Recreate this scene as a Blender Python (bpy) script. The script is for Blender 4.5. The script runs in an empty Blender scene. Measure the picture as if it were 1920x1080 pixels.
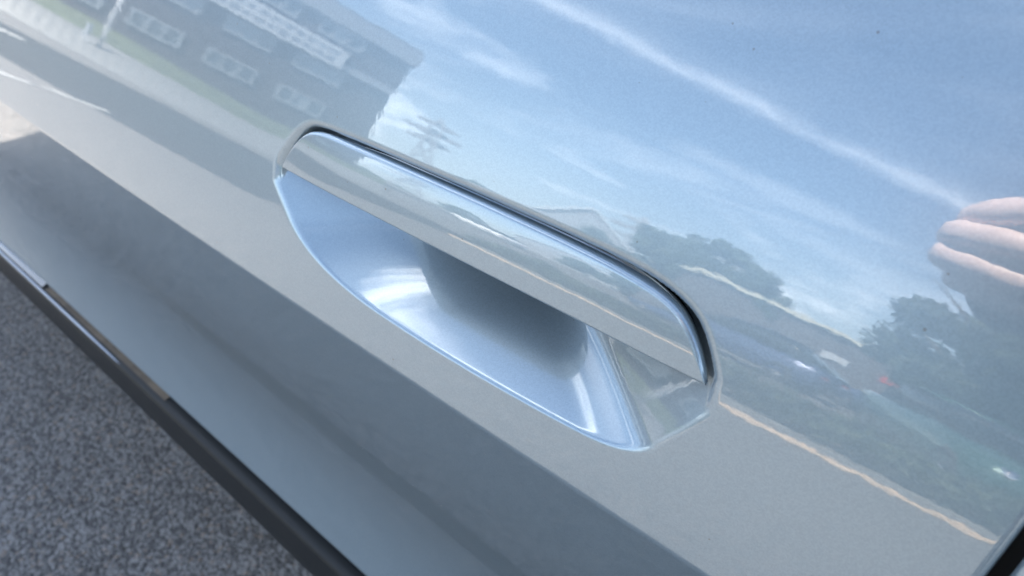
import bpy, bmesh, math, random
import numpy as np
from mathutils import Vector, Matrix
random.seed(7); RNG = np.random.default_rng(7)
R_ = math.radians
scene = bpy.context.scene
col = scene.collection

# ------------------------------------------------------------------ camera
HH = .88                                   # height of the door handle above the ground
CAM = Vector((0.16876515, -0.18129226, 1.04926736))
PITCH, YAW = R_(35.6), R_(41.2)
FWD = Vector((-math.sin(YAW)*math.cos(PITCH), math.cos(YAW)*math.cos(PITCH), -math.sin(PITCH)))
RGT = Vector((math.cos(YAW), math.sin(YAW), 0)); UPV = RGT.cross(FWD)
cd = bpy.data.cameras.new('camera'); cam = bpy.data.objects.new('camera', cd); col.objects.link(cam)
cd.lens = 26.006; cd.sensor_width = 36; cd.clip_start = .01; cd.clip_end = 3000
cam.location = CAM
cam.rotation_euler = Matrix((RGT, UPV, -FWD)).transposed().to_euler()
cd.dof.use_dof = True; cd.dof.focus_distance = .305; cd.dof.aperture_fstop = 12.0
scene.camera = cam

# ------------------------------------------------------------------ world, sun, exposure
SUN_EL, SUN_AZ = R_(44), R_(-12)             # azimuth from +Y towards +X: the sun stands behind and ahead of the car
w = bpy.data.worlds.new('World'); scene.world = w; w.use_nodes = True
nt = w.node_tree; N = nt.nodes; L = nt.links
for n in list(N): N.remove(n)
def nd(tree, t, **k):
    n = tree.nodes.new(t)
    for a, b in k.items():
        if a.startswith('i_'): n.inputs[a[2:].replace('_', ' ')].default_value = b
        else: setattr(n, a, b)
    return n
def mth(tree, op, a, b=None, c=None, clamp=False):
    n = tree.nodes.new('ShaderNodeMath'); n.operation = op; n.use_clamp = clamp
    for i, v in enumerate((a, b, c)):
        if v is None: continue
        if hasattr(v, 'links'): tree.links.new(v, n.inputs[i])
        else: n.inputs[i].default_value = v
    return n.outputs[0]
def mixc(tree, f, a, b, mode='MIX'):
    n = tree.nodes.new('ShaderNodeMix'); n.data_type = 'RGBA'; n.blend_type = mode
    for i, v in ((0, f), (6, a), (7, b)):
        if hasattr(v, 'links'): tree.links.new(v, n.inputs[i])
        else: n.inputs[i].default_value = v if i == 0 else (*v, 1)[:4]
    return n.outputs[2]
def mapr(tree, v, a, b, c=0., d=1., smooth=True):
    n = tree.nodes.new('ShaderNodeMapRange'); n.interpolation_type = 'SMOOTHSTEP' if smooth else 'LINEAR'
    tree.links.new(v, n.inputs[0])
    for i, x in zip((1, 2, 3, 4), (a, b, c, d)): n.inputs[i].default_value = x
    return n.outputs[0]
sky = nd(nt, 'ShaderNodeTexSky', sky_type='NISHITA', sun_disc=False, sun_elevation=SUN_EL, sun_rotation=SUN_AZ, altitude=50)
sky.air_density = 1.0; sky.dust_density = 1.2; sky.ozone_density = 1.2
tc = nd(nt, 'ShaderNodeTexCoord'); sp = nd(nt, 'ShaderNodeSeparateXYZ'); L.new(tc.outputs['Generated'], sp.inputs[0])
zc = mth(nt, 'MAXIMUM', sp.outputs[2], .03)
px = mth(nt, 'DIVIDE', sp.outputs[0], zc); py = mth(nt, 'DIVIDE', sp.outputs[1], zc)      # position on a flat cloud deck
cb = nd(nt, 'ShaderNodeCombineXYZ'); L.new(px, cb.inputs[0]); L.new(py, cb.inputs[1])
def noise(tree, vec, scale, detail=4, rough=.55, dist=0.):
    n = nd(tree, 'ShaderNodeTexNoise'); n.inputs['Scale'].default_value = scale; n.inputs['Detail'].default_value = detail
    n.inputs['Roughness'].default_value = rough; n.inputs['Distortion'].default_value = dist
    tree.links.new(vec, n.inputs['Vector']); return n.outputs['Fac']
def mapping(tree, vec, scale=(1, 1, 1), rot=0., loc=(0, 0, 0)):
    n = nd(tree, 'ShaderNodeMapping'); n.inputs['Scale'].default_value = scale; n.inputs['Rotation'].default_value = (0, 0, rot); n.inputs['Location'].default_value = loc
    tree.links.new(vec, n.inputs['Vector']); return n.outputs[0]
deck = cb.outputs[0]
CR = math.atan2(.57, .822)                                            # lay of the cirrus streaks
str1 = noise(nt, mapping(nt, deck, (.35, 1.5, 1), CR, (3.1, .4, 0)), 1.0, 5, .55, .6)
patch = noise(nt, mapping(nt, deck, (1, 1, 1), 0, (5.3, 8.2, 0)), .42, 4, .55, .2)
cirrus = mth(nt, 'MULTIPLY', mapr(nt, str1, .46, .78), mapr(nt, patch, .40, .66))
blobs = mth(nt, 'MULTIPLY', mapr(nt, noise(nt, mapping(nt, deck, (.7, 1, 1), CR, (1.7, 6.1, 0)), .9, 6, .6, .3), .55, .72), .38)
# contrail
wob = mth(nt, 'MULTIPLY', mth(nt, 'SUBTRACT', noise(nt, deck, 1.6, 4, .6), .5), .16)
cdist = mth(nt, 'ADD', mth(nt, 'ADD', mth(nt, 'MULTIPLY', px, .57), mth(nt, 'MULTIPLY', py, .822)), 2.02)
cdist = mth(nt, 'ADD', cdist, wob)
along = mth(nt, 'ADD', mth(nt, 'MULTIPLY', px, .822), mth(nt, 'MULTIPLY', py, -.57))
core = mapr(nt, mth(nt, 'ABSOLUTE', cdist), .125, .0)
fr = mapr(nt, cdist, -.02, .30, 1., 0.); fr = mth(nt, 'MULTIPLY', fr, mapr(nt, cdist, -.05, .03))
ctr = mth(nt, 'MULTIPLY', mth(nt, 'ADD', mth(nt, 'MULTIPLY', core, .33), mth(nt, 'MULTIPLY', fr, .17)), mapr(nt, noise(nt, deck, 2.2, 5, .6), .22, .62))
# a second, higher cirrus band laid parallel to the trail
c2 = mth(nt, 'ADD', mth(nt, 'ADD', mth(nt, 'ADD', mth(nt, 'MULTIPLY', px, .57), mth(nt, 'MULTIPLY', py, .822)), .60), mth(nt, 'MULTIPLY', mth(nt, 'SUBTRACT', noise(nt, deck, 2.6, 4, .6), .5), .30))
b2 = mth(nt, 'MULTIPLY', mapr(nt, mth(nt, 'ABSOLUTE', c2), .105, .0), mapr(nt, noise(nt, mapping(nt, deck, (1, 3, 1), CR), 3.0, 5, .6), .25, .6))
# one soft grey-white puff lower down
pd = mth(nt, 'SQRT', mth(nt, 'ADD', mth(nt, 'POWER', mth(nt, 'DIVIDE', mth(nt, 'SUBTRACT', along, .97), .55), 2), mth(nt, 'POWER', mth(nt, 'DIVIDE', mth(nt, 'ADD', mth(nt, 'ADD', mth(nt, 'MULTIPLY', px, .57), mth(nt, 'MULTIPLY', py, .822)), 2.98), .24), 2)))
puff = mth(nt, 'MULTIPLY', mapr(nt, mth(nt, 'ADD', pd, mth(nt, 'MULTIPLY', mth(nt, 'SUBTRACT', noise(nt, deck, 2.4, 5, .6), .5), 1.6)), 1.25, .35), .17)
# cumulus banks low down, in direction space
cu = noise(nt, mapping(nt, tc.outputs['Generated'], (1, 1, 2.6), 0, (2.2, 0.6, .1)), 3.2, 6, .58)
low = mth(nt, 'MULTIPLY', mapr(nt, sp.outputs[2], .0, .05), mapr(nt, sp.outputs[2], .30, .08))
cum = mth(nt, 'MULTIPLY', mapr(nt, cu, .47, .60), low)
haze = mapr(nt, sp.outputs[2], .36, .0, 0., .55)
cover = mth(nt, 'MAXIMUM', mth(nt, 'MULTIPLY', cirrus, .42), blobs)
cover = mth(nt, 'MULTIPLY', cover, mapr(nt, sp.outputs[2], .02, .2))
cover = mth(nt, 'MAXIMUM', mth(nt, 'MAXIMUM', mth(nt, 'MAXIMUM', cover, puff), ctr), mth(nt, 'MULTIPLY', b2, 1.0)); cover = mth(nt, 'MAXIMUM', cover, mth(nt, 'MULTIPLY', cum, .7))
base = mixc(nt, haze, sky.outputs[0], (7.2, 8.4, 9.6))
skyc = mixc(nt, mth(nt, 'MINIMUM', cover, .92), base, (16.5, 17.2, 18.0))
bg = nd(nt, 'ShaderNodeBackground'); bg.inputs['Strength'].default_value = .082
L.new(skyc, bg.inputs[0]); out = nd(nt, 'ShaderNodeOutputWorld'); L.new(bg.outputs[0], out.inputs[0])

sd = bpy.data.lights.new('sun', 'SUN'); sd.energy = 5.0; sd.angle = R_(.53); sd.color = (1, .94, .85)
sun = bpy.data.objects.new('sun', sd); col.objects.link(sun)
sdir = Vector((math.sin(SUN_AZ)*math.cos(SUN_EL), math.cos(SUN_AZ)*math.cos(SUN_EL), math.sin(SUN_EL)))
sun.rotation_euler = sdir.to_track_quat('Z', 'Y').to_euler(); sun.location = (0, 20, 25)

vs = scene.view_settings; vs.view_transform = 'Standard'; vs.look = 'None'; vs.gamma = 1; vs.exposure = 2.76; vs.use_curve_mapping = False
scene.cycles.max_bounces = 8; scene.cycles.glossy_bounces = 6; scene.cycles.diffuse_bounces = 3
scene.cycles.use_denoising = True
scene.cycles.sample_clamp_indirect = 8

# ------------------------------------------------------------------ materials
MATS = {}
def mat(name, color, rough=.6, metal=0., coat=0., spec=.5, nscale=None, namp=.15, bump=0., bscale=60., build=None, emit=None):
    if name in MATS: return MATS[name]
    m = bpy.data.materials.new(name); m.use_nodes = True; t = m.node_tree; b = t.nodes['Principled BSDF']
    b.inputs['Base Color'].default_value = (*color, 1); b.inputs['Roughness'].default_value = rough; b.inputs['Metallic'].default_value = metal
    b.inputs['Coat Weight'].default_value = coat; b.inputs['Coat Roughness'].default_value = .02; b.inputs['Specular IOR Level'].default_value = spec
    c = nd(t, 'ShaderNodeTexCoord').outputs['Object']
    if nscale:
        f = noise(t, c, nscale, 5, .6)
        a = tuple(x*(1-namp) for x in color); z = tuple(min(1, x*(1+namp)) for x in color)
        t.links.new(mixc(t, mapr(t, f, .3, .7), a, z), b.inputs['Base Color'])
    if bump:
        bn = nd(t, 'ShaderNodeBump'); bn.inputs['Strength'].default_value = 1; bn.inputs['Distance'].default_value = bump
        t.links.new(noise(t, c, bscale, 5, .6), bn.inputs['Height']); t.links.new(bn.outputs[0], b.inputs['Normal'])
    if build: build(t, b, c)
    MATS[name] = m; return m

def paint_nodes(color):
    def f(t, b, c):
        # orange peel in the clear coat
        p = noise(t, c, 170, 2, .5); p2 = noise(t, c, 60, 2, .5)
        hgt = mth(t, 'ADD', p, mth(t, 'MULTIPLY', p2, .7))
        bn = nd(t, 'ShaderNodeBump'); bn.inputs['Strength'].default_value = 1; bn.inputs['Distance'].default_value = 1.5e-5
        t.links.new(hgt, bn.inputs['Height']); t.links.new(bn.outputs[0], b.inputs['Coat Normal'])
        # flakes: tiny tilted mirrors under the lacquer
        v = nd(t, 'ShaderNodeTexVoronoi'); v.inputs['Scale'].default_value = 1900; t.links.new(c, v.inputs['Vector'])
        s = nd(t, 'ShaderNodeSeparateColor'); t.links.new(v.outputs['Color'], s.inputs[0])
        fl = mapr(t, s.outputs[0], 0, 1, .93, 1.07, False)
        cm = nd(t, 'ShaderNodeMix', data_type='RGBA', blend_type='MULTIPLY'); cm.inputs[0].default_value = 1
        cm.inputs[6].default_value = (*color, 1)
        cc = nd(t, 'ShaderNodeCombineColor')
        for i in range(3): t.links.new(fl, cc.inputs[i])
        t.links.new(cc.outputs[0], cm.inputs[7])
        # sparse dust specks lying on the panel
        v2 = nd(t, 'ShaderNodeTexVoronoi'); v2.inputs['Scale'].default_value = 120; t.links.new(c, v2.inputs['Vector'])
        s2 = nd(t, 'ShaderNodeSeparateColor'); t.links.new(v2.outputs['Color'], s2.inputs[0])
        thr = mapr(t, s2.outputs[0], .55, 1., .0, .075, False)
        dust = mth(t, 'LESS_THAN', v2.outputs['Distance'], thr)
        t.links.new(mixc(t, mth(t, 'MULTIPLY', dust, .75), cm.outputs[2], (.05, .05, .05)), b.inputs['Base Color'])
        # thin film of road dust, patchy
        film = mapr(t, noise(t, c, 26, 6, .7), .35, .8, .008, .035)
        t.links.new(mth(t, 'ADD', film, mth(t, 'MULTIPLY', dust, .4)), b.inputs['Coat Roughness'])
        b.inputs['Coat IOR'].default_value = 1.72
    return f
PAINTC = (.226, .291, .328)
PAINT = mat('silver_grey_paint', PAINTC, .32, .45, 1.0, .5, build=paint_nodes(PAINTC))
GAPB = mat('black_plastic', (.008, .008, .009), .7)
RUB = mat('rubber_seal', (.02, .02, .022), .6)

# ------------------------------------------------------------------ helpers
def link(o, parent=None):
    col.objects.link(o)
    if parent is not None: o.parent = parent
    return o
def mesh(name, verts, faces, m=None, parent=None, smooth=False, normals=None):
    me = bpy.data.meshes.new(name); me.from_pydata([tuple(v) for v in verts], [], [tuple(f) for f in faces]); me.update()
    if smooth or normals is not None: me.polygons.foreach_set('use_smooth', [True]*len(me.polygons))
    if m: me.materials.append(m)
    if normals is not None: me.normals_split_custom_set_from_vertices([tuple(n) for n in normals])
    return link(bpy.data.objects.new(name, me), parent)
def bmo(name, bm, m=None, parent=None, smooth=False):
    me = bpy.data.meshes.new(name); bm.normal_update(); bm.to_mesh(me); bm.free()
    if smooth: me.polygons.foreach_set('use_smooth', [True]*len(me.polygons))
    if m: me.materials.append(m)
    return link(bpy.data.objects.new(name, me), parent)
def empty(name, loc=(0, 0, 0), rz=0., label=None, cat=None, group=None):
    o = bpy.data.objects.new(name, None); o.location = loc; o.rotation_euler = (0, 0, rz); o.empty_display_size = .1; col.objects.link(o)
    return tag(o, label, cat, group)
def tag(o, label=None, cat=None, group=None, kind=None):
    if label: o['label'] = label
    if cat: o['category'] = cat
    if group: o['group'] = group
    if kind: o['kind'] = kind
    return o
def bbox(bm, x0, x1, y0, y1, z0, z1):
    v = [bm.verts.new(p) for p in ((x0,y0,z0),(x1,y0,z0),(x1,y1,z0),(x0,y1,z0),(x0,y0,z1),(x1,y0,z1),(x1,y1,z1),(x0,y1,z1))]
    for f in ((3,2,1,0),(4,5,6,7),(0,1,5,4),(1,2,6,5),(2,3,7,6),(3,0,4,7)): bm.faces.new([v[i] for i in f])
def box(name, x0, x1, y0, y1, z0, z1, m, parent=None, bev=0.):
    bm = bmesh.new(); bbox(bm, x0, x1, y0, y1, z0, z1)
    if bev: bmesh.ops.bevel(bm, geom=bm.edges[:], offset=bev, segments=2, affect='EDGES')
    return bmo(name, bm, m, parent)
def tube(bm, pts, rad, n=8):
    pts = [Vector(p) for p in pts]; rings = []
    for i, p in enumerate(pts):
        d = (pts[min(i+1, len(pts)-1)]-pts[max(i-1, 0)]).normalized()
        a = d.orthogonal().normalized(); b = d.cross(a); r = rad[i] if hasattr(rad, '__len__') else rad
        rings.append([bm.verts.new(p+a*math.cos(2*math.pi*k/n)*r+b*math.sin(2*math.pi*k/n)*r) for k in range(n)])
    for A, B in zip(rings, rings[1:]):
        for k in range(n): bm.faces.new((A[k], A[(k+1) % n], B[(k+1) % n], B[k]))
    bm.faces.new(rings[0][::-1]); bm.faces.new(rings[-1])

# ------------------------------------------------------------------ ground
def asphalt_nodes(dark, light, warm):
    def f(t, b, c):
        v = nd(t, 'ShaderNodeTexVoronoi'); v.inputs['Scale'].default_value = 165; t.links.new(c, v.inputs['Vector'])
        s = nd(t, 'ShaderNodeSeparateColor'); t.links.new(v.outputs['Color'], s.inputs[0])
        n1 = noise(t, c, 105, 6, .75); n2 = noise(t, c, 11, 6, .7)
        k = mth(t, 'ADD', mth(t, 'MULTIPLY', s.outputs[0], .40), mth(t, 'MULTIPLY', n1, .60))
        cc = mixc(t, mapr(t, k, .36, .66), dark, light)
        cc = mixc(t, mth(t, 'MULTIPLY', mth(t, 'GREATER_THAN', s.outputs[1], .93), .6), cc, warm)
        cc = mixc(t, mapr(t, n2, .38, .66, 0, .3), cc, tuple(x*.75 for x in dark))
        t.links.new(cc, b.inputs['Base Color'])
        h = mth(t, 'ADD', mth(t, 'MULTIPLY', mth(t, 'SUBTRACT', 1., v.outputs['Distance']), 1.), mth(t, 'MULTIPLY', n1, .5))
        bn = nd(t, 'ShaderNodeBump'); bn.inputs['Strength'].default_value = 1; bn.inputs['Distance'].default_value = .006
        t.links.new(h, bn.inputs['Height']); t.links.new(bn.outputs[0], b.inputs['Normal'])
    return f
ASPH = mat('asphalt', (.07, .07, .07), .85, build=asphalt_nodes((.074, .070, .068), (.225, .213, .202), (.27, .20, .15)))
ASPH2 = mat('dark_asphalt', (.022, .023, .025), .9, spec=.15, nscale=20, namp=.2, bump=.004, bscale=120)
CONC = mat('concrete', (.15, .15, .148), .85, nscale=3, namp=.12)
KERB = mat('sandy_kerb', (.50, .38, .27), .8, nscale=12, namp=.2)
WHITE = mat('road_paint', (.42, .42, .41), .6, nscale=30, namp=.12)
GRASS = mat('grass', (.062, .075, .030), .9, nscale=2, namp=.35)
g = mesh('ground', [(-900, -900, 0), (900, -900, 0), (900, 900, 0), (-900, 900, 0)], [(0, 1, 2, 3)], ASPH)
tag(g, 'grey asphalt ground with pale chippings below the car', 'ground', kind='structure')
def sheet(name, pts, z, m, label, cat='road'):
    o = mesh(name, [(x, y, z) for x, y in pts], [tuple(range(len(pts)))], m); return tag(o, label, cat, kind='structure')
sheet('road', [(-70, -5.0), (-70, -1.9), (-9, -2.1), (-4.2, -2.9), (-4.2, -6.4), (-12, -6.2), (-16, -4.6)], .004, ASPH2, 'dark road strip running past the car')  # darker asphalt sheet laid just above the ground
# ground rising to the block of flats: pale pavement first, then a grass bank
def at(az, dist): return (math.sin(R_(az))*dist, -math.cos(R_(az))*dist)
azs_ = np.linspace(-75.5, -45, 40); pv_, gv_ = [], []
for a in azs_:
    c = math.cos(R_(a+62)); d0 = 7.0/math.cos(R_(a)); d1 = 28.8/c; d2 = 34.6/c
    z1 = np.interp(a, [-73, -66.6, -60.8, -55.4, -46], [1.02, .72, .38, .06, .03]); z2 = np.interp(a, [-73, -65, -59, -55, -46], [1.95, 1.72, 1.25, .95, .9])
    pv_ += [(*at(a, min(d0, d1-1)), .012), (*at(a, d1), z1)]
    gv_ += [(*at(a, d1), z1+.004), (*at(a, (d1+d2)/2), z1*.45+z2*.55), (*at(a, d2), z2)]
n_ = len(azs_)
tag(mesh('pavement', pv_, [(2*i, 2*i+2, 2*i+3, 2*i+1) for i in range(n_-1)], CONC), 'pale concrete road and footway rising to the grass bank', kind='structure')
tag(mesh('grass_bank', gv_, [(3*i+j, 3*i+3+j, 3*i+4+j, 3*i+1+j) for i in range(n_-1) for j in (0, 1)], GRASS, smooth=True), 'mown grass bank below the brick flats', kind='structure')
def stripe(x0, x1, y0, y1, label):
    o = mesh('bay_line', [(x0, y0, .009), (x1, y0, .009), (x1, y1, .009), (x0, y1, .009)], [(0, 1, 2, 3)], WHITE); tag(o, label, 'road marking', 'white bay lines')
stripe(-6.45, -6.33, -2.75, -2.15, 'white bay line dash farther from the car, mid way along'); stripe(-6.30, -6.17, -1.98, -1.52, 'white bay line dash nearest the car')
stripe(-13.3, -12.8, -4.15, -3.6, 'white bay line dash on the far side of the dark road strip')
box('kerb', -4.2, 9, -5.15, -5.09, 0, .055, KERB, bev=.01)
tag(bpy.data.objects['kerb'], 'sunlit sandy kerb stone line opposite the car', 'kerb')
box('footpath', -4.2, 9, -5.75, -5.17, .0, .05, mat('worn_path', (.16, .155, .14), .9, nscale=6, namp=.2)); tag(bpy.data.objects['footpath'], 'narrow grey footpath behind the sandy kerb', kind='structure')

# ------------------------------------------------------------------ door skin profile
RX = 20.0
KU = ([-.072,-.03,0,.03,.06,.10,.15,.30,.45], [11.5,15.5,17.9,20.2,22.8,25.9,28.5,33,37])
KL = ([0,.05,.10,.16,.22,.28,.32,.36], [-8,-9,-13,-13,-4,8,13,13])
def _sm(S, k, n):
    t = np.interp(S, *k); tp = np.pad(t, n, mode='reflect', reflect_type='odd'); return np.convolve(tp, np.ones(2*n+1)/(2*n+1), 'valid')
DS = .0005
SU = np.arange(-.072, .4501, DS); TU = _sm(SU, KU, 60)
SL = -.072-np.arange(0, .3251, DS)[1:]; TL = _sm(-.072-SL, KL, 60)
S_ = np.concatenate([SL[::-1], SU]); T_ = np.concatenate([TL[::-1], TU])
wn = 3; T_ = np.concatenate([T_[:wn], np.convolve(T_, np.ones(2*wn+1)/(2*wn+1), 'valid'), T_[-wn:]]); T_ = np.radians(T_)
Tm = (T_[1:]+T_[:-1])/2; dS = np.diff(S_)
PY = np.concatenate([[0], np.cumsum(np.sin(Tm)*dS)]); PZ = np.concatenate([[0], np.cumsum(np.cos(Tm)*dS)])
i0 = np.argmin(abs(S_)); PY -= PY[i0]; PZ -= PZ[i0]
S_BOT = S_[0]; S_TOP = .165
def bow(s): t = np.clip((s+.35)/.37, 0, 1); return t*t*(3-2*t)
def skin(x, s, depth=0.):
    """point of the door skin at x along the car and s up the panel, sunk by depth"""
    t = np.interp(s, S_, T_)
    return np.stack([x, np.interp(s, S_, PY)+x*x/(2*RX)*bow(s)+np.cos(t)*depth, HH+np.interp(s, S_, PZ)-np.sin(t)*depth], -1)

# ---- handle recess, in millimetres on the panel
def chaikin(p, n=2):
    p = np.array(p, float)
    for _ in range(n):
        q = np.empty((2*len(p)-2, 2)); q[0::2] = .75*p[:-1]+.25*p[1:]; q[1::2] = .25*p[:-1]+.75*p[1:]
        p = np.vstack([p[:1], q, p[-1:]])
    return p
UP = chaikin([(-155,-300),(-155,-60),(-155,-3),(-153,3.5),(-149.5,9),(-143.5,17),(-137,24),(-129.5,28.5),(-119,30.3),(-105,30.8),(-60,31),(-10,31),(35,30.4),(57,29.4),(69.5,28),(80,25.3),(87.5,21.7),(92.8,16.8),(97,11),(100.8,4.7),(103,-1),(103.2,-60),(103.2,-300)], 2)
def sdist(X, S, P):
    """signed distance to the open polyline P (positive below / inside it)"""
    sh = X.shape; q = np.stack([X.ravel(), S.ravel()], -1); best = np.full(len(q), 1e9)
    for a, b in zip(P[:-1], P[1:]):
        ab = b-a; t = np.clip(((q-a)@ab)/(ab@ab), 0, 1); d = np.hypot(*(q-a-t[:, None]*ab).T); best = np.minimum(best, d)
    ins = np.zeros(len(q), bool); poly = P
    j = len(poly)-1
    for i in range(len(poly)):
        xi, yi = poly[i]; xj, yj = poly[j]
        c = ((yi > q[:, 1]) != (yj > q[:, 1])) & (q[:, 0] < (xj-xi)*(q[:, 1]-yi)/(yj-yi+1e-12)+xi); ins ^= c; j = i
    return np.where(ins, best, -best).reshape(sh)
def smin(a, b, k):
    h = np.maximum(k-abs(a-b), 0)/k; return np.minimum(a, b)-h*h*k/4
def smoothstep(a, b, x):
    t = np.clip((x-a)/(b-a), 0, 1); return t*t*(3-2*t)
KLW, KBW, KRW, DMX = .55, 1.29, .6, 60
def recess_depth(X, S):
    """depth in mm"""
    eL = (X+154)*.7195+(S+8)*.695
    eR = (X-102)*-.846+(S+9)*.533
    eB = S-(-48+4.2*((X+20)/95)**2)
    lin = smin(smin(KLW*eL, KBW*eB, 22), KRW*eR, 12)
    wf = 1.3
    f = np.where(lin < -wf, 0, np.where(lin > wf, lin, (lin+wf)**2/(4*wf)))
    bowl = smin(f, DMX+0*f, np.clip(f, .01, 14))
    eu = sdist(X, S, UP); r = 3.0+3.2*smoothstep(-122, -150, X)
    el = np.clip(eu/r, 0, .985)
    rw = 3.4+2.3*smoothstep(-122, -150, X)
    d4 = np.where(eu > 0, .105*np.minimum(eu, rw)**2*(3.9/rw), 0)+np.where(eu > rw, np.minimum((eu-rw)**2*12, (eu-rw)*16), 0)
    d4 = 62*(1-np.exp(-d4/62))
    p = 2.5
    return np.where((bowl < 1e-6) | (d4 < 1e-6), 0, (np.maximum(bowl, 1e-6)**-p+np.maximum(d4, 1e-6)**-p)**(-1/p))

def axis(breaks):
    """breaks: (position, step) pairs -> nodes with gradually changing spacing"""
    out = [breaks[0][0]]
    while out[-1] < breaks[-1][0]-1e-9:
        st = np.interp(out[-1], [b[0] for b in breaks], [b[1] for b in breaks]); out.append(min(out[-1]+st, breaks[-1][0]))
    return np.array(out)
def grid_mesh(P, mask=None):
    n, m = P.shape[:2]
    du = np.gradient(P, axis=0); dv = np.gradient(P, axis=1); nr = np.cross(du, dv); nr /= np.linalg.norm(nr, axis=-1, keepdims=True)+1e-20
    I = np.arange(n*m).reshape(n, m)
    F = np.stack([I[:-1, :-1], I[1:, :-1], I[1:, 1:], I[:-1, 1:]], -1)
    F = F[mask] if mask is not None else F.reshape(-1, 4)
    used = np.unique(F); remap = np.full(n*m, -1); remap[used] = np.arange(len(used))
    return P.reshape(-1, 3)[used], remap[F], nr.reshape(-1, 3)[used]
def fast_mesh(name, V, F, NR, m, parent):
    me = bpy.data.meshes.new(name); me.vertices.add(len(V)); me.vertices.foreach_set('co', V.ravel().astype(np.float32))
    me.loops.add(F.size); me.loops.foreach_set('vertex_index', F.ravel().astype(np.int32))
    me.polygons.add(len(F)); me.polygons.foreach_set('loop_start', np.arange(0, F.size, 4, dtype=np.int32))
    me.update(calc_edges=True); me.polygons.foreach_set('use_smooth', np.ones(len(F), bool))
    me.materials.append(m); me.normals_split_custom_set_from_vertices(NR.tolist())
    return link(bpy.data.objects.new(name, me), parent)

# ------------------------------------------------------------------ the car
car = empty('car', (0, .9, 0), label='silver grey car with its side in shade, door handle in a scooped recess', cat='car')
car_off = np.array([0, .9, 0])                                        # parts are given in world space, then made local
def cpart(o):
    o.matrix_parent_inverse = Matrix.Translation((0, -.9, 0)); return o

GAPX = lambda s: .1905+.10*s
FRONT = -1.16
xs = axis([(FRONT, .02), (-.45, .006), (-.20, .0014), (-.16, .0007), (.11, .0007), (.13, .0015), (.175, .0012), (.186, .0004), (.1905, .0004)])
ss = axis([(S_BOT, .0015), (S_BOT+.012, .003), (-.15, .003), (-.082, .0006), (-.064, .0005), (-.06, .0007), (-.052, .0006), (.034, .0006), (.05, .002), (S_TOP, .003)])
X, S = np.meshgrid(xs, ss, indexing='ij')
wgt = smoothstep(.14, .1905, X); Xs = X+wgt*(GAPX(S)-.1905)
D = recess_depth(X*1000, S*1000)/1000
rr = .0032                                                            # rolled rear edge
ee = np.clip((X-(.1905-rr))/rr, 0, .995); D = D+np.where(ee > 0, rr*(1-np.sqrt(1-ee*ee)), 0)
rb = .006; ebt = np.clip(((S_BOT+rb)-S)/rb, 0, .995); D = D+rb*(1-np.sqrt(1-ebt*ebt))
P = skin(Xs, S, D)
Xc = (X[:-1, :-1]+X[1:, 1:])/2; Sc = (S[:-1, :-1]+S[1:, 1:])/2
Dc = recess_depth(Xc*1000, Sc*1000)
inside = (Dc > .02)
V, F, NR = grid_mesh(P, ~inside)
door = cpart(fast_mesh('front_door', V, F, NR, PAINT, car)); door['label'] = 'front door skin with sharp crease below the handle'
V, F, NR = grid_mesh(P, inside)
recess = fast_mesh('handle_recess', V, F, NR, PAINT, door); recess['label'] = 'scooped recess under the handle reflecting the sky'
# door edge returns (rear edge and bottom)
V = []; Fq = []
for j, s in enumerate(ss):
    p = P[-1, j]; V += [p, p+np.array([-.001, .03, 0])]
for j in range(len(ss)-1): a = 2*j; Fq.append((a, a+1, a+3, a+2))
k0 = len(V)
for i, x in enumerate(xs): p = P[i, 0]; V += [p, p+np.array([0, .03, -.001])]
for i in range(len(xs)-1): a = k0+2*i; Fq.append((a, a+1, a+3, a+2))
mesh('edge_return', V, Fq, PAINT, door, smooth=True)

# ---- the handle
TOPC = [(-147.5,-1.7),(-147,.6),(-145.6,3.8),(-142.3,9.0),(-136.4,15.8),(-130.6,20.8),(-125.2,23.7),(-116,25.8),(-104,26.4),(-73,26.5),(-20,26.6),(25,26.0),(47,25.2),(57,24.4),(65.5,23.4),(73.7,21.8),(80.6,19.1),(85.7,15.2),(90.3,10),(94.2,3.9),(96.2,-.4),(96.6,-2.6)]
tc_ = chaikin(TOPC, 2)
BOT = lambda x: -1.9-1.0*((x+25)/122)**2*0-.9*np.sin((x+147)/244*math.pi)*0
hx = np.unique(np.concatenate([axis([(-147.5, .12), (-143, .5), (-125, 1.2), (-100, 2), (40, 2), (75, 1), (90, .5), (95, .25), (96.6, .1)]), tc_[:, 0]]))
hx = hx[(hx >= -147.5) & (hx <= 96.6)]
vv = np.concatenate([np.linspace(0, .06, 9)[:-1]**1, np.linspace(.06, .90, 26)[:-1], np.linspace(.90, 1, 13)])
HXg, VVg = np.meshgrid(hx, vv, indexing='ij')
top = np.interp(HXg, tc_[:, 0], tc_[:, 1]); bot = -2.0-.8*smoothstep(40, 96, HXg)+.3*smoothstep(-30, -147, HXg)
top = np.maximum(top-.7*smoothstep(-130, -90, HXg), bot+.02)
HS = bot+(top-bot)*VVg
outline = np.vstack([np.stack([hx, np.interp(hx, tc_[:, 0], tc_[:, 1])-.7*smoothstep(-130, -90, hx)], -1), np.stack([hx, -2.0-.8*smoothstep(40, 96, hx)+.3*smoothstep(-30, -147, hx)], -1)[::-1]])
def edge_dist(X, S, poly):
    q = np.stack([X.ravel(), S.ravel()], -1); best = np.full(len(q), 1e9)
    for a, b in zip(poly, np.roll(poly, -1, 0)):
        ab = b-a; l = ab@ab
        if l < 1e-9: continue
        t = np.clip(((q-a)@ab)/l, 0, 1); best = np.minimum(best, np.hypot(*(q-a-t[:, None]*ab).T))
    return best.reshape(X.shape)
ed = edge_dist(HXg, HS, outline)
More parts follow.
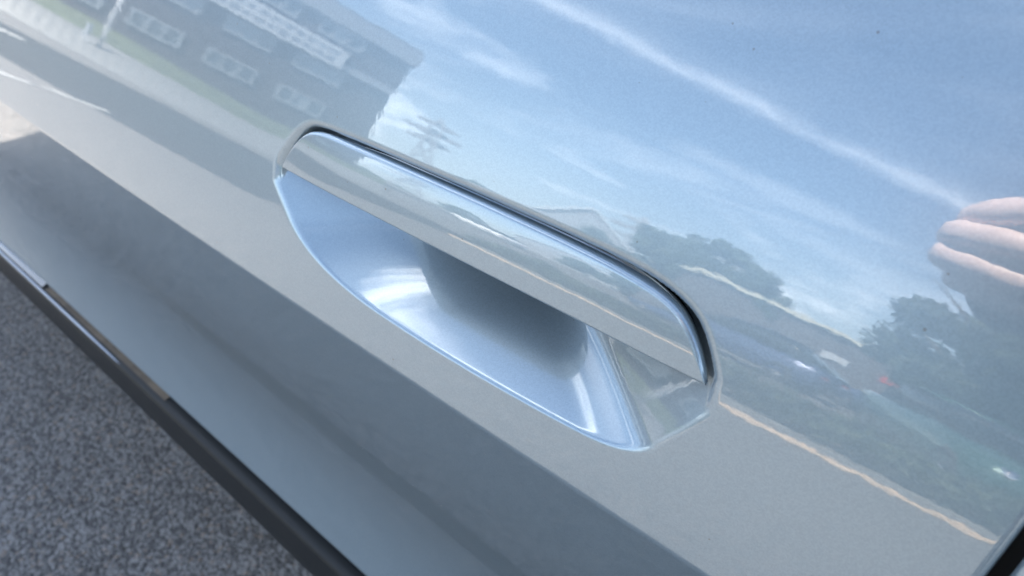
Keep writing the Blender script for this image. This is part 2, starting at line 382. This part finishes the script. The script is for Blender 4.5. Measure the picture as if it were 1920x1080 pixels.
# tilt of the handle face against the door skin: -8 deg at the bottom, +14 at the top
vn = (HS+2)/28.5
hgt = 1.1-np.tan(R_(1))*28.5*(-5*vn+8*vn**2/2+10*vn**9/9)
hgt = hgt-1.5*np.maximum(0, (abs(HXg+25)-72)/50)**2
rf = np.where(VVg < .5, 1.0, 1.0)+1.1*smoothstep(.55, .8, VVg)
ef = np.clip(1-ed/rf, 0, .995)
hgt = hgt-rf*(1-np.sqrt(1-ef*ef))
HP = skin(HXg/1000, HS/1000, -hgt/1000)
V, F, NR = grid_mesh(HP)
# sides and back
n0, m0 = HP.shape[:2]; idx = np.arange(n0*m0).reshape(n0, m0)
loop = list(idx[:, 0])+list(idx[-1, 1:])+list(idx[-2::-1, -1])+list(idx[0, -2:0:-1])
Vl = list(V); NRl = list(NR)
hs_flat = np.stack([HXg.ravel(), HS.ravel()], -1)
back0 = len(Vl)
thick = 12.0
for i in loop:
    x, s = hs_flat[i]; th = thick*smoothstep(-125, -75, x)*smoothstep(98, 55, x)+2.0
    Vl.append(skin(np.array(x/1000), np.array((s*.9+1.2)/1000), np.array(th/1000)))
    NRl.append((0, -.3, -.9))
nl = len(loop)
handle = mesh('door_handle', Vl, [tuple(f) for f in F], PAINT, door)
me = handle.data
bm = bmesh.new(); bm.from_mesh(me); bm.verts.ensure_lookup_table()
for k in range(nl):
    a, b = loop[k], loop[(k+1) % nl]
    try: bm.faces.new((bm.verts[a], bm.verts[back0+k], bm.verts[back0+(k+1) % nl], bm.verts[b]))
    except ValueError: pass
bm.faces.new([bm.verts[back0+k] for k in range(nl)])
for f_ in bm.faces: f_.smooth = True
bm.to_mesh(me); bm.free()
nrm = NRl
me.normals_split_custom_set_from_vertices([tuple(v) for v in np.array(nrm)])
handle['label'] = 'straight grip bar of the door handle, painted like the door'
# paddle added out of sight behind the bar, shaped for its dark reflection
def panel_box(name, x0, x1, s0, s1, d0, d1, m, parent, bev=.002):
    bm = bmesh.new(); vs_ = []
    for d in (d0, d1):
        for (x, s) in ((x0, s0), (x1, s0), (x1, s1), (x0, s1)): vs_.append(bm.verts.new(skin(np.array(x/1000), np.array(s/1000), np.array(d/1000))))
    for f in ((0,1,2,3),(7,6,5,4),(1,0,4,5),(2,1,5,6),(3,2,6,7),(0,3,7,4)): bm.faces.new([vs_[i] for i in f])
    bmesh.ops.bevel(bm, geom=bm.edges[:], offset=bev, segments=3, affect='EDGES')
    return bmo(name, bm, m, parent, True)
bm = bmesh.new(); sec_ = [(12, 4), (-3.2, 4), (-8.5, 17), (-8.8, 20), (-5, 23), (12, 24)]
stn = [(-80, .0), (-76, .75), (-70, 1.), (-4, 1.), (3, .9), (9, .75), (12, .0)]; rg = []
for (x, k) in stn: rg.append([bm.verts.new(skin(np.array(x/1000), np.array((6+(s-6)*(.35+.65*k))/1000), np.array((4+(d-4)*(.3+.7*k))/1000))) for s, d in sec_])
for A, B in zip(rg, rg[1:]):
    for j in range(6): bm.faces.new((A[j], A[(j+1) % 6], B[(j+1) % 6], B[j]))
bm.faces.new(rg[0][::-1]); bm.faces.new(rg[-1]); bmesh.ops.recalc_face_normals(bm, faces=bm.faces[:])
bmo('unseen_paddle', bm, GAPB, door)
# dark tub closing the gap behind the handle
mesh('handle_housing', [skin(np.array(x), np.array(s), np.array(.078)) for x, s in ((-.17,-.06),(.12,-.06),(.12,.05),(-.17,.05))], [(0,1,2,3)], GAPB, door)

# ---- rear door, gap seal, beltline, glass
xs2 = axis([(0, .0004), (.005, .0006), (.02, .01), (.85, .03)]); X, S = np.meshgrid(xs2, ss[::3], indexing='ij')
e2 = np.clip(1-X/rr, 0, .995); D2 = rr*(1-np.sqrt(1-e2*e2)); P2 = skin(GAPX(S)+.0042+X, S, D2)
V, F, NR = grid_mesh(P2); cpart(fast_mesh('rear_door', V, F, NR, PAINT, car))
V = []; Fq = []
for j, s in enumerate(ss[::6]):
    V += [skin(np.array(GAPX(s)-.008), np.array(s), np.array(.022)), skin(np.array(GAPX(s)+.012), np.array(s), np.array(.022))]
for j in range(len(V)//2-1): a = 2*j; Fq.append((a, a+1, a+3, a+2))
cpart(mesh('door_seal', V, Fq, GAPB, car))
def band(name, pts, x0, x1, m, parent, nx=24, smooth=True):
    """extrude a (y, z) polyline along the car"""
    xs_ = np.linspace(x0, x1, nx); V = []; Fq = []; k = len(pts)
    for x in xs_:
        for (y, z) in pts: V.append((x, y+(x*x/(2*RX) if z > .9 else 0), z))
    for i in range(nx-1):
        for j in range(k-1): a = i*k+j; Fq.append((a, a+k, a+k+1, a+1))
    o = mesh(name, V, Fq, m, parent, smooth); return cpart(o) if parent is car else o
yb, zb = PY[0], PZ[0]+HH
yt, zt = np.interp(S_TOP, S_, PY), np.interp(S_TOP, S_, PZ)+HH
CLAD = mat('grey_black_cladding', (.006, .008, .009), .5, spec=.3, nscale=400, namp=.1, bump=.0003, bscale=900)
DUSTY = mat('dusty_brown_seal', (.10, .075, .05), .75, nscale=30, namp=.3)
GLOSSB = mat('gloss_black_trim', (.012, .014, .018), .08, coat=1.)
yc_ = yb-.008; r0 = .008; arc = [(yc_+r0*(1-math.sin(a)), zb-.010-r0*(1-math.cos(a))) for a in np.linspace(0, math.pi/2, 8)]
cl = [(yb+.03, zb-.008)]+arc+[(yc_+.002, zb-.06), (yc_+.006, zb-.085), (yc_+.014, zb-.108), (yc_+.03, zb-.122), (yb+.10, zb-.13)]
clad = band('sill_cladding', cl, -1.9, 1.6, CLAD, car)
band('sill_seal', [(yb+.016, zb+.002), (yb+.004, zb-.0085), (yb-.0015, zb-.0092)], -.815, -.50, DUSTY, car)
band('sill_insert', [(yb+.016, zb+.004), (yb+.004, zb-.006), (yb-.002, zb-.0085)], -1.16, -.822, GLOSSB, car)
SATIN = mat('satin_highlight', (.30, .33, .37), .35, .9)  # pale strip standing in for the highlight along the cladding's top edge
bm = bmesh.new(); tube(bm, [(-1.25, yc_+.0035, zb-.0115), (-.95, yc_+.0035, zb-.0115), (-.75, yc_+.0035, zb-.0118), (-.55, yc_+.004, zb-.013)], [.0026, .0026, .0022, .001], 10); cpart(bmo('sill_highlight', bm, SATIN, car, True))
band('belt_trim', [(yt-.004, zt-.004), (yt-.006, zt+.006), (yt+.004, zt+.016), (yt+.02, zt+.018)], -.95, 1.0, GAPB, car)
GLASS = mat('dark_glass', (.01, .012, .014), .03, coat=0., spec=.6)
band('side_window', [(yt+.012, zt+.012), (yt+.10, zt+.20), (yt+.21, zt+.40)], -.85, .95, GLASS, car)
# ---- rest of the body (front and rear fenders, shell, roof, wheels)
def fender(name, x0, x1, xa):
    xs_ = np.linspace(x0, x1, 60); ss_ = np.linspace(S_BOT, S_TOP-.02, 50); X, S = np.meshgrid(xs_, ss_, indexing='ij'); P = skin(X, S)
    over = np.maximum(0, abs(X)-1.45); P[..., 1] += .45*over**2
    c = (P[:-1, :-1]+P[1:, 1:])/2; keep = np.hypot(c[..., 0]-xa, c[..., 2]-.35) > .385
    V, F, NR = grid_mesh(P, keep); return cpart(fast_mesh(name, V, F, NR, PAINT, car))
fender('front_fender', -2.25, FRONT-.004, -1.80); fender('rear_fender', 1.05, 2.3, 1.35)
def shell(name, sect, m, parent, smooth=True):
    """loft closed (y, z) sections given as (x, [(y, z)...])"""
    k = len(sect[0][1]); V = [(x, y, z) for x, s in sect for (y, z) in s]; Fq = []
    for i in range(len(sect)-1):
        for j in range(k): a = i*k+j; b = i*k+(j+1) % k; Fq.append((a, b, b+k, a+k))
    Fq.append(tuple(range(k))[::-1]); Fq.append(tuple(range((len(sect)-1)*k, len(sect)*k)))
    return mesh(name, V, Fq, m, parent, smooth)
def sec(hw, z0, z1, yc=.92, r=.08): return [(yc-hw+r, z0), (yc+hw-r, z0), (yc+hw, z0+r), (yc+hw, z1-r), (yc+hw-r, z1), (yc-hw+r, z1), (yc-hw, z1-r), (yc-hw, z0+r)]
cpart(shell('body_shell', [(-2.56, sec(.55, .32, .62)), (-2.48, sec(.72, .24, .72)), (-1.9, sec(.78, .22, .84)), (-1.0, sec(.82, .22, .96)), (1.6, sec(.82, .22, 1.0)), (2.15, sec(.76, .24, 1.0)), (2.28, sec(.68, .34, .95))], PAINT, car))
cpart(shell('roof', [(-.42, sec(.50, 1.40, 1.46, r=.02)), (0., sec(.58, 1.46, 1.56, r=.03)), (1.0, sec(.58, 1.46, 1.56, r=.03)), (1.7, sec(.54, 1.34, 1.44, r=.03))], PAINT, car))
for (xb, zb_, xt_, zt_) in ((-1.15, .96, -.40, 1.43), (2.15, .98, 1.68, 1.42)):
    cpart(mesh('windscreen', [(xb, .17, zb_), (xb, 1.67, zb_), (xt_, 1.44, zt_), (xt_, .40, zt_)], [(0, 1, 2, 3)], GLASS, car))
TYRE = mat('tyre_rubber', (.02, .02, .021), .85); RIM = mat('alloy', (.5, .5, .52), .3, 1.)
def wheel(parent, x, y, r, wd, fix=None):
    bm = bmesh.new(); prof = [(r*.62, -wd/2), (r*.92, -wd/2), (r, -wd*.36), (r, wd*.36), (r*.92, wd/2), (r*.62, wd/2)]; n = 32; rings = []
    for k in range(n):
        a = 2*math.pi*k/n; rings.append([bm.verts.new((x+q*math.cos(a), y+h, r+q*math.sin(a))) for q, h in prof])
    for k in range(n):
        A, B = rings[k], rings[(k+1) % n]
        for j in range(len(prof)): bm.faces.new((A[j], A[(j+1) % 6], B[(j+1) % 6], B[j]))
    t_ = bmo('wheel', bm, TYRE, parent, True)
    bm = bmesh.new(); tube(bm, [(x, y-wd*.30, r), (x, y+wd*.30, r)], r*.16, 16)
    for k in range(5):
        a = 2*math.pi*k/5; tube(bm, [(x, y-wd*.30, r), (x+r*.62*math.cos(a), y-wd*.36, r+r*.62*math.sin(a))], r*.08, 6)
        tube(bm, [(x, y+wd*.30, r), (x+r*.62*math.cos(a), y+wd*.36, r+r*.62*math.sin(a))], r*.08, 6)
    rim = bmo('rim', bm, RIM, t_, True)
    return t_
for x in (-1.8, 1.35):
    for y in (.30, 1.58): cpart(wheel(car, x, y, .34, .22))

# ------------------------------------------------------------------ opposite side of the road, seen mirrored in the door
# block of flats
AZ0, D0 = R_(-62), 34.0
BR = mat('brown_brick', (.06, .045, .043), .9, nscale=1.5, namp=.15); WFR = mat('white_frame', (.27, .29, .31), .5); BLUEG = mat('window_glass', (.05, .06, .07), .08, spec=.6)
BLIND = mat('window_blind', (.20, .23, .26), .4, spec=.6); FASC = mat('pale_fascia', (.26, .27, .29), .7); PALE = mat('white_cladding', (.50, .52, .54), .6); ROOFM = mat('roof_felt', (.10, .10, .10), .9)
flats = empty('block_of_flats', (math.sin(AZ0)*D0, -math.cos(AZ0)*D0, 0), math.atan2(-.88294759, .46947156), 'brown brick block of flats with white framed triple windows', 'building')
# local x runs along the facade (towards the corner), local y points towards the car
WC = [(-15.8, -13.6), (-12.5, -10.3), (-9.2, -7.0), (-5.9, -3.65), (-2.6, -.35), (.7, 2.95), (4.0, 6.25)]
ROWS = [(2.45, 3.6), (5.1, 6.2), (8.1, 9.2)]
bm = bmesh.new(); bbox(bm, -18, 8.7, -11, 0, .6, 9.25); bmo('wall', bm, BR, flats)
box('fascia', -18.2, 8.85, -11.2, .25, 9.25, 10.35, FASC, flats); box('roof', -18, 8.6, -11, .1, 10.352, 10.5, ROOFM, flats)
for (z0, z1) in ROWS:
    for (a, b) in WC:
        f = None; bm = bmesh.new(); th = .13
        bbox(bm, a, b, .002, .09, z0, z0+th); bbox(bm, a, b, .002, .09, z1-th, z1)
        pw = (b-a-th)/3
        for k in range(4): bbox(bm, a+k*pw, a+k*pw+th, .002, .088, z0+th, z1-th)
        f = bmo('window', bm, WFR, flats)
        for k in range(3):
            mesh('pane', [(a+k*pw+th, .03, z0+th), (a+(k+1)*pw, .03, z0+th), (a+(k+1)*pw, .03, z1-th), (a+k*pw+th, .03, z1-th)], [(3, 2, 1, 0)], BLIND if (z0 > 4 and z0 < 7 and (k+int(a*3)) % 4) or (k == 1 and a > 3) else BLUEG, f)
sg = box('white_band', -18, 5.85, .003, .35, 6.35, 7.75, PALE, flats)
DK = mat('grey_panel', (.22, .24, .27), .6)
for k in range(40):
    x = -17.6+k*.58
    for (z0, z1) in ((6.62, 6.95), (7.2, 7.5)): box('infill_panel', x, x+.36, .352, .37, z0, z1, DK, sg)
box('ledge', 5.852, 8.68, .003, .2, 6.45, 6.95, FASC, flats)
# lamp post and small sign at its foot
STEEL = mat('galvanised_steel', (.62, .63, .64), .5, .3)
lp = (math.sin(R_(-67.3))*25, -math.cos(R_(-67.3))*25, .4)
bm = bmesh.new(); tube(bm, [(0, 0, 0), (0, 0, 1.2), (0, 0, 6.2)], [.06, .05, .04], 10); tube(bm, [(0, 0, 6.2), (.5, .3, 6.5), (1.1, .7, 6.55)], .045, 8)
lamp = empty('lamp_post', lp, 0, 'tall galvanised lamp post on the grass bank', 'lamp post'); bmo('pole', bm, STEEL, lamp, True); box('lamp_head', .9, 1.5, .6, .85, 6.48, 6.6, STEEL, lamp)
sb = empty('sign_board', (lp[0]+.3, lp[1]+.6, .25), R_(30), 'small white sign board on two legs beside the lamp post', 'sign'); box('board', -.45, .45, -.03, .03, .45, 1.0, PALE, sb)
for x in (-.38, .38): box('leg', x-.03, x+.03, -.025, .025, 0, .45, STEEL, sb)
# pylons
def pylon(az, dist, h, label):
    o = empty('pylon', (math.sin(R_(az))*dist, -math.cos(R_(az))*dist, 0), R_(az), label, 'pylon', 'lattice pylons on the skyline'); bm = bmesh.new(); r = h*.022
    W = [(0, h*.16), (.3, h*.10), (.6, h*.055), (.85, h*.045), (1, h*.012)]
    for (a, wa), (b, wb) in zip(W, W[1:]):
        for sx in (-1, 1):
            for sy in (-1, 1):
                tube(bm, [(sx*wa, sy*wa, a*h), (sx*wb, sy*wb, b*h)], r, 4)
                tube(bm, [(sx*wa, sy*wa, a*h), (-sx*wb, sy*wb, b*h)], r*.7, 4); tube(bm, [(sx*wa, sy*wa, a*h), (sx*wb, -sy*wb, b*h)], r*.7, 4)
    bmo('lattice', bm, mat('pylon_steel', (.25, .26, .28), .6), o)
    for z, l in ((.66, .20), (.78, .26), (.90, .18)):
        bm = bmesh.new(); tube(bm, [(-l*h, 0, z*h), (0, 0, (z+.035)*h), (l*h, 0, z*h)], r, 4); tube(bm, [(-l*h, 0, z*h), (l*h, 0, z*h)], r, 4); bmo('cross_arm', bm, MATS['pylon_steel'], o)
pylon(-43.3, 150, 25, 'nearer lattice pylon standing beside the flats'); pylon(-25.2, 190, 30, 'farther lattice pylon standing behind the grey shed')
# grey shed with pale roof edge
def shed(name, p0, p1, depth, h0, h1, wall, edge, label, gable=False):
    a = Vector((*p0, 0)); b = Vector((*p1, 0)); l = (b-a).length; o = empty(name, a, math.atan2(b.y-a.y, b.x-a.x), label, 'building')
    if gable:
        pts = [(0, 0), (l, 0), (l, h0), (l*.5, h1), (0, h0)]; V = [(x, 0, z) for x, z in pts]+[(x, -depth, z) for x, z in pts]
        Fc = [(0, 1, 2, 3, 4), (9, 8, 7, 6, 5)]+[(i, (i+1) % 5, (i+1) % 5+5, i+5)[::-1] for i in range(5)]
        mesh('wall', V, Fc, wall, o); bm = bmesh.new(); tube(bm, [(-.3, .15, h0-.1), (l*.5, .15, h1+.1), (l+.3, .15, h0-.1)], .22, 6); bmo('roof_edge', bm, edge, o)
    else:
        V = [(0, 0, 0), (l, 0, 0), (l, 0, h1), (0, 0, h0), (0, -depth, 0), (l, -depth, 0), (l, -depth, h1), (0, -depth, h0)]
        mesh('wall', V, [(0, 1, 2, 3), (7, 6, 5, 4), (1, 5, 6, 2), (4, 0, 3, 7)], wall, o)
        mesh('roof', [(-.3, .3, h0), (l+.3, .3, h1), (l+.3, .3, h1+.35), (-.3, .3, h0+.35), (-.3, -depth, h0), (l+.3, -depth, h1), (l+.3, -depth, h1+.35), (-.3, -depth, h0+.35)], [(0,1,2,3),(7,6,5,4),(3,2,6,7),(1,5,6,2),(4,0,3,7),(0,4,5,1)], edge, o)
    return o
def at(az, dist): return (math.sin(R_(az))*dist, -math.cos(R_(az))*dist)
shed('grey_shed', at(-34, 75), at(-24.5, 75), 20, 5.5, 10.0, mat('grey_sheet', (.30, .31, .33), .6, nscale=.8, namp=.1), PALE, 'grey gabled shed with pale roof edge', True)
ware = shed('warehouse', at(-19, 44), at(1.5, 52), 18, 5.0, 4.6, mat('dark_brick', (.10, .085, .085), .9, nscale=1, namp=.15), mat('cream_edge', (.62, .60, .48), .7), 'long dark warehouse with cream roof edge')
box('white_sign', 8.3, 10.0, .02, .12, 2.3, 3.0, PALE, ware); box('red_sign', 12.0, 13.3, .02, .12, 2.3, 3.0, mat('red_sign', (.5, .04, .03), .5), ware)
o = mesh('road_line', [(-13.2, -42, .008), (-12.4, -42.2, .008), (-4.6, -24.2, .008), (-5.3, -24.0, .008)], [(0, 1, 2, 3)], WHITE); tag(o, 'long white line crossing the yard before the warehouse', 'road marking')
# hills on the skyline
hv = []; hf = []
azs = np.linspace(-75, 25, 90)
for i, a in enumerate(azs):
    h = 9+5*math.sin(a*.21+1)+3*math.sin(a*.63)+2*math.sin(a*1.7)
    for d, z in ((300, -1), (360, h*.8), (420, h), (520, -1)): x, y = at(a, d); hv.append((x, y, z))
for i in range(len(azs)-1):
    for j in range(3): k = i*4+j; hf.append((k, k+1, k+5, k+4))
tag(mesh('hills', hv, hf, mat('far_woods', (.05, .07, .05), .95, nscale=.05, namp=.4), smooth=True), 'low wooded hills along the skyline', kind='structure')
# trees and hedge
LEAF = mat('leaves', (.040, .058, .022), .7, nscale=1.2, namp=.5); LEAFD = mat('dark_leaves', (.024, .038, .018), .7, nscale=1.5, namp=.5); BARK = mat('bark', (.10, .08, .06), .9, nscale=8)
def leaf_mesh(centres, rad, n, size, rng):
    V = []; Fq = []
    c = np.array(centres); pick = rng.integers(0, len(c), n); d = rng.normal(size=(n, 3)); d /= np.linalg.norm(d, axis=1, keepdims=True)
    rr_ = np.array(rad)[pick]*rng.random(n)**.45; p = c[pick]+d*rr_[:, None]
    a = rng.normal(size=(n, 3)); a /= np.linalg.norm(a, axis=1, keepdims=True); b = np.cross(a, d); b /= np.linalg.norm(b, axis=1, keepdims=True)+1e-9
    sz = size*(.6+.8*rng.random(n))[:, None]
    q = np.stack([p-a*sz, p+b*sz*.55, p+a*sz, p-b*sz*.55], 1)
    return q.reshape(-1, 3), np.arange(4*n).reshape(-1, 4)
def tree(az, dist, h, wd, base, label, seed, m, n=5000, size=.16, group='trees across the road'):
    rng = np.random.default_rng(seed); x, y = at(az, dist); o = empty('tree', (x, y, 0), 0, label, 'tree', group)
    bm = bmesh.new(); tube(bm, [(0, 0, -.05), (.05, .03, h*.3), (-.05, .05, h*.62)], [h*.03, h*.022, h*.01], 8)
    for k in range(6):
        a = rng.random()*6.28; tube(bm, [(0, 0, h*(.25+.05*k)), (math.cos(a)*wd*.25, math.sin(a)*wd*.25, h*(.42+.06*k)), (math.cos(a)*wd*.42, math.sin(a)*wd*.4, h*(.52+.06*k))], [h*.012, h*.008, h*.003], 6)
    bmo('trunk', bm, BARK, o, True)
    cs = []; rd = []
    for k in range(26):
        u = rng.random(); zz = base+(h-base)*(.12+.76*u); ww = wd*.5*math.sin(math.pi*min(.95, .18+.72*u))
        a = rng.random()*6.28; q = math.sqrt(rng.random())*ww; cs.append((math.cos(a)*q, math.sin(a)*q, zz)); rd.append(wd*(.10+.09*rng.random()))
    V, Fq = leaf_mesh(cs, rd, n, size, rng); mesh('crown', V, Fq, m, o)
tree(-22.5, 55, 10.2, 8.5, .5, 'rounded tree beside the grey shed', 1, LEAF, 9000, .24); tree(-18.0, 52, 10.6, 8.5, .5, 'tallest of the rounded trees by the warehouse end', 2, LEAF, 9000, .24); tree(-15.4, 47, 9.2, 4.6, .5, 'slim tree against the warehouse gable', 3, LEAF, 6000, .2)
tree(-27.5, 60, 6, 6, .3, 'low bushy tree before the grey shed', 4, LEAF, 4000, .24)
tree(1.5, 19, 6.8, 5.8, .3, 'large dark tree behind the parked green car', 5, LEAFD, 24000, .13); tree(9, 20, 7.2, 5, .6, 'large dark tree right of the parked green car', 6, LEAFD, 9000, .13)
tree(-38.5, 120, 9, 9, .2, 'distant tree on the skyline near the pylon', 8, LEAF, 2500, .5)
rng = np.random.default_rng(3)
def hedge(x0, x1, y, h, label, m, n):
    o = empty('hedge', ((x0+x1)/2, y, 0), 0, label, 'hedge'); cs = [((k+.5)/n*(x1-x0)-(x1-x0)/2, rng.normal()*.08, h*.55+rng.normal()*.04) for k in range(n)]
    V, Fq = leaf_mesh(cs, [h*.55]*n, 260*n, .045, rng); V[:, 2] = np.maximum(V[:, 2], .0); mesh('foliage', V, Fq, m, o)
    bm = bmesh.new()
    for k in range(n): c = cs[k]; tube(bm, [(c[0], c[1], 0), (c[0]+.05, c[1], h*.5)], .015, 5)
    bmo('stem', bm, BARK, o)
hedge(-4.5, 1.3, -6.2, .46, 'low clipped hedge behind the sandy kerb', LEAFD, 34)
# parked cars
def parked(x, y, rz, paint, label, lights=True):
    o = empty('parked_car', (x, y, 0), rz, label, 'car', 'cars parked across the road')
    S2 = lambda hw, z0, z1, r=.09: sec(hw, z0, z1, 0, r)
    shell('body', [(-2.1, S2(.62, .38, .62)), (-2.0, S2(.78, .26, .74)), (-1.4, S2(.86, .22, .84)), (-.7, S2(.88, .22, .92)), (1.3, S2(.88, .22, .95)), (1.95, S2(.84, .24, .98)), (2.1, S2(.76, .36, .9))], paint, o)
    shell('cabin', [(-.95, S2(.70, .88, .94, .02)), (-.2, S2(.66, .88, 1.38, .12)), (1.2, S2(.66, .88, 1.44, .12)), (1.95, S2(.66, .9, .98, .02))], GLASS, o)
    shell('roof', [(-.15, S2(.60, 1.37, 1.41, .015)), (.5, S2(.62, 1.43, 1.47, .015)), (1.25, S2(.60, 1.42, 1.455, .015))], paint, o)
    for xx in (-1.35, 1.3):
        for yy in (-.78, .78): wheel(o, xx, yy, .32, .2)
    HL = mat('headlamp_chrome', (.9, .9, .92), .05, 1.)
    for yy in (-.56, .56):
        bm = bmesh.new(); bmesh.ops.create_uvsphere(bm, u_segments=20, v_segments=12, radius=.11); bmesh.ops.transform(bm, matrix=Matrix.Translation((-2.0, yy, .62)), verts=bm.verts); bmo('headlight', bm, HL, o, True)
        box('tail_light', 2.04, 2.12, yy-.14, yy+.14, .70, .80, mat('red_lens', (.4, .01, .01), .15), o)
    box('number_plate', -2.13, -2.11, -.26, .26, .42, .53, WHITE, o)
GREEN = mat('dark_green_paint', (.02, .075, .06), .3, .2, 1.); NAVY = mat('navy_paint', (.03, .05, .12), .3, .2, 1.); WHT = mat('white_paint', (.75, .76, .78), .35, 0, 1.)
parked(.5, -9.9, R_(248), GREEN, 'dark green parked car facing the silver car')
parked(-3.9, -15.5, R_(12), NAVY, 'navy parked car just behind the low hedge'); parked(-.6, -19, R_(10), NAVY, 'navy parked car under the red sign')
parked(-17.5, -24, R_(20), WHT, 'white parked car below the grey shed')

# ------------------------------------------------------------------ the photographer
def skin_body(name, verts, edges, radii, m, parent, root=0, sub=2):
    me = bpy.data.meshes.new(name); me.from_pydata([tuple(v) for v in verts], edges, []); o = link(bpy.data.objects.new(name, me), parent); me.materials.append(m)
    md = o.modifiers.new('skin', 'SKIN'); md.use_smooth_shade = True
    for i, sv in enumerate(me.skin_vertices[0].data): sv.radius = (radii[i], radii[i]) if not hasattr(radii[i], '__len__') else radii[i]; sv.use_root = (i == root)
    o.modifiers.new('sub', 'SUBSURF').levels = sub; o.modifiers['sub'].render_levels = sub; return o
def cp(r, u, f): return CAM+RGT*r+UPV*u+FWD*(f-.030)
SKINM = mat('skin', (.80, .58, .51), .5, nscale=60, namp=.08); CLOTH = mat('dark_clothing', (.018, .020, .026), .9, nscale=40, namp=.2)
fh = Vector((FWD.x, FWD.y, 0)).normalized(); rh = RGT
foot = Vector((CAM.x, CAM.y, 0))-fh*.42
person = empty('person', foot, 0, 'person in dark clothes holding up a phone in the left hand', 'person')
def W(r, b, z): return foot+rh*r+fh*b+Vector((0, 0, z))-foot
pv = [W(0, 0, .95), W(0, .02, 1.15), W(0, .03, 1.38), W(0, .05, 1.50), W(0, .08, 1.60), W(0, .11, 1.70),
      W(-.19, .02, 1.42), W(-.30, .06, 1.16), W(.19, .02, 1.42), W(.30, .06, 1.16),
      W(-.10, 0, .90), W(-.12, .03, .48), W(-.12, 0, .08), W(-.12, .16, .03), W(.10, 0, .90), W(.12, .03, .48), W(.12, 0, .08), W(.12, .16, .03)]
wl = cp(-.085, -.075, -.03)-foot; wr = cp(.15, -.075, -.03)-foot
pv += [wl, wr]
pe = [(0,1),(1,2),(2,3),(3,4),(4,5),(2,6),(6,7),(7,18),(2,8),(8,9),(9,19),(0,10),(10,11),(11,12),(12,13),(0,14),(14,15),(15,16),(16,17)]
pr = [.15,.14,.15,.06,.095,.085,.075,.05,.075,.05,.10,.065,.05,.045,.10,.065,.05,.045,.036,.036]
skin_body('body', pv, pe, pr, CLOTH, person)
hd = skin_body('head', [W(0, .075, 1.53), W(0, .09, 1.62), W(0, .10, 1.70), W(0, .20, 1.63)], [(0, 1), (1, 2), (1, 3)], [.055, .092, .09, .016], SKINM, person)
# left hand closed round the phone's end: palm behind, four fingers curled in front
def hand(side, pal, parent):
    sg = side
    # phone-frame coordinates (right, up, towards the car)
    pts = [cp(pal[0], pal[1], -.02)]; ed_ = []; rad = [.026]
    pts.append(cp(pal[0]+sg*.012, pal[1]+.035, .0)); ed_.append((0, 1)); rad.append(.022)
    return pts, ed_, rad
def fingers(name, chains, m, parent):
    for ch in chains:
        p = [cp(*q[:3])-foot for q in ch]; skin_body(name, p, [(i, i+1) for i in range(len(p)-1)], [q[3] for q in ch], m, parent, 0, 2)
LH = [  # (right, up, forward, radius)
    [(-.066, -.010, -.004, .0105), (-.071, -.003, .016, .0115), (-.045, .004, .028, .0115), (-.018, .008, .024, .010), (.000, .004, .016, .0085)],
    [(-.074, -.026, -.004, .0105), (-.081, -.018, .016, .0120), (-.058, -.010, .032, .0120), (-.028, -.014, .030, .0105), (-.006, -.024, .020, .009)],
    [(-.078, -.042, -.004, .0105), (-.086, -.034, .014, .0112), (-.068, -.027, .029, .0115), (-.038, -.036, .028, .0100), (-.016, -.046, .018, .0088)],
    [(-.076, -.056, -.004, .0095), (-.082, -.050, .012, .0098), (-.068, -.045, .023, .0098), (-.048, -.055, .023, .0088), (-.032, -.062, .016, .008)],
]
LH = [[(r, u, f+(-.004, .001, .007, .009)[i]*(1 if k else 0), q) for k, (r, u, f, q) in enumerate(ch)] for i, ch in enumerate(LH)]
palm = skin_body('hand', [cp(-.085, -.078, -.03)-foot, cp(-.082, -.05, -.012)-foot, cp(-.075, -.02, -.008)-foot, cp(-.065, -.045, -.03)-foot, cp(-.04, -.03, -.03)-foot, cp(-.015, -.022, -.026)-foot], [(0, 1), (1, 2), (1, 3), (3, 4), (4, 5)], [.026, .022, .018, .014, .011, .009], SKINM, person)
palm['label'] = 'left hand closed round the end of the phone'
fingers('finger', LH, SKINM, palm)
palm2 = skin_body('hand', [cp(.15, -.078, -.03)-foot, cp(.147, -.05, -.012)-foot, cp(.142, -.02, -.010)-foot, cp(.13, -.045, -.03)-foot, cp(.11, -.03, -.03)-foot], [(0, 1), (1, 2), (1, 3), (3, 4)], [.026, .022, .017, .014, .010], SKINM, person)
fingers('finger', [[(.140, -.01-k*.016, -.004, .0095), (.150-.003*k, -.004-k*.016, .008, .0095), (.135, -k*.016, .016, .0095), (.113, -.004-k*.016, .014, .0085)] for k in range(4)], SKINM, palm2)
# the phone itself
ph = empty('phone', CAM, 0, 'dark phone held level by the person', 'phone')
bm = bmesh.new(); bbox(bm, -.050, .098, -.058, .014, -.012, -.0045); bmesh.ops.bevel(bm, geom=[e for e in bm.edges if abs((e.verts[0].co-e.verts[1].co).z) > .001], offset=.009, segments=4, affect='EDGES')
pm = bmo('case', bm, mat('phone_body', (.02, .02, .022), .3), ph); pm.rotation_euler = Matrix((RGT, UPV, FWD)).transposed().to_euler() if False else (0, 0, 0)
MR = Matrix((RGT, UPV, FWD)).transposed().to_4x4(); pm.data.transform(MR)
bm = bmesh.new(); tube(bm, [(0, 0, -.0046), (0, 0, -.002)], .007, 20); pl = bmo('lens_ring', bm, GAPB, ph, True); pl.data.transform(MR)
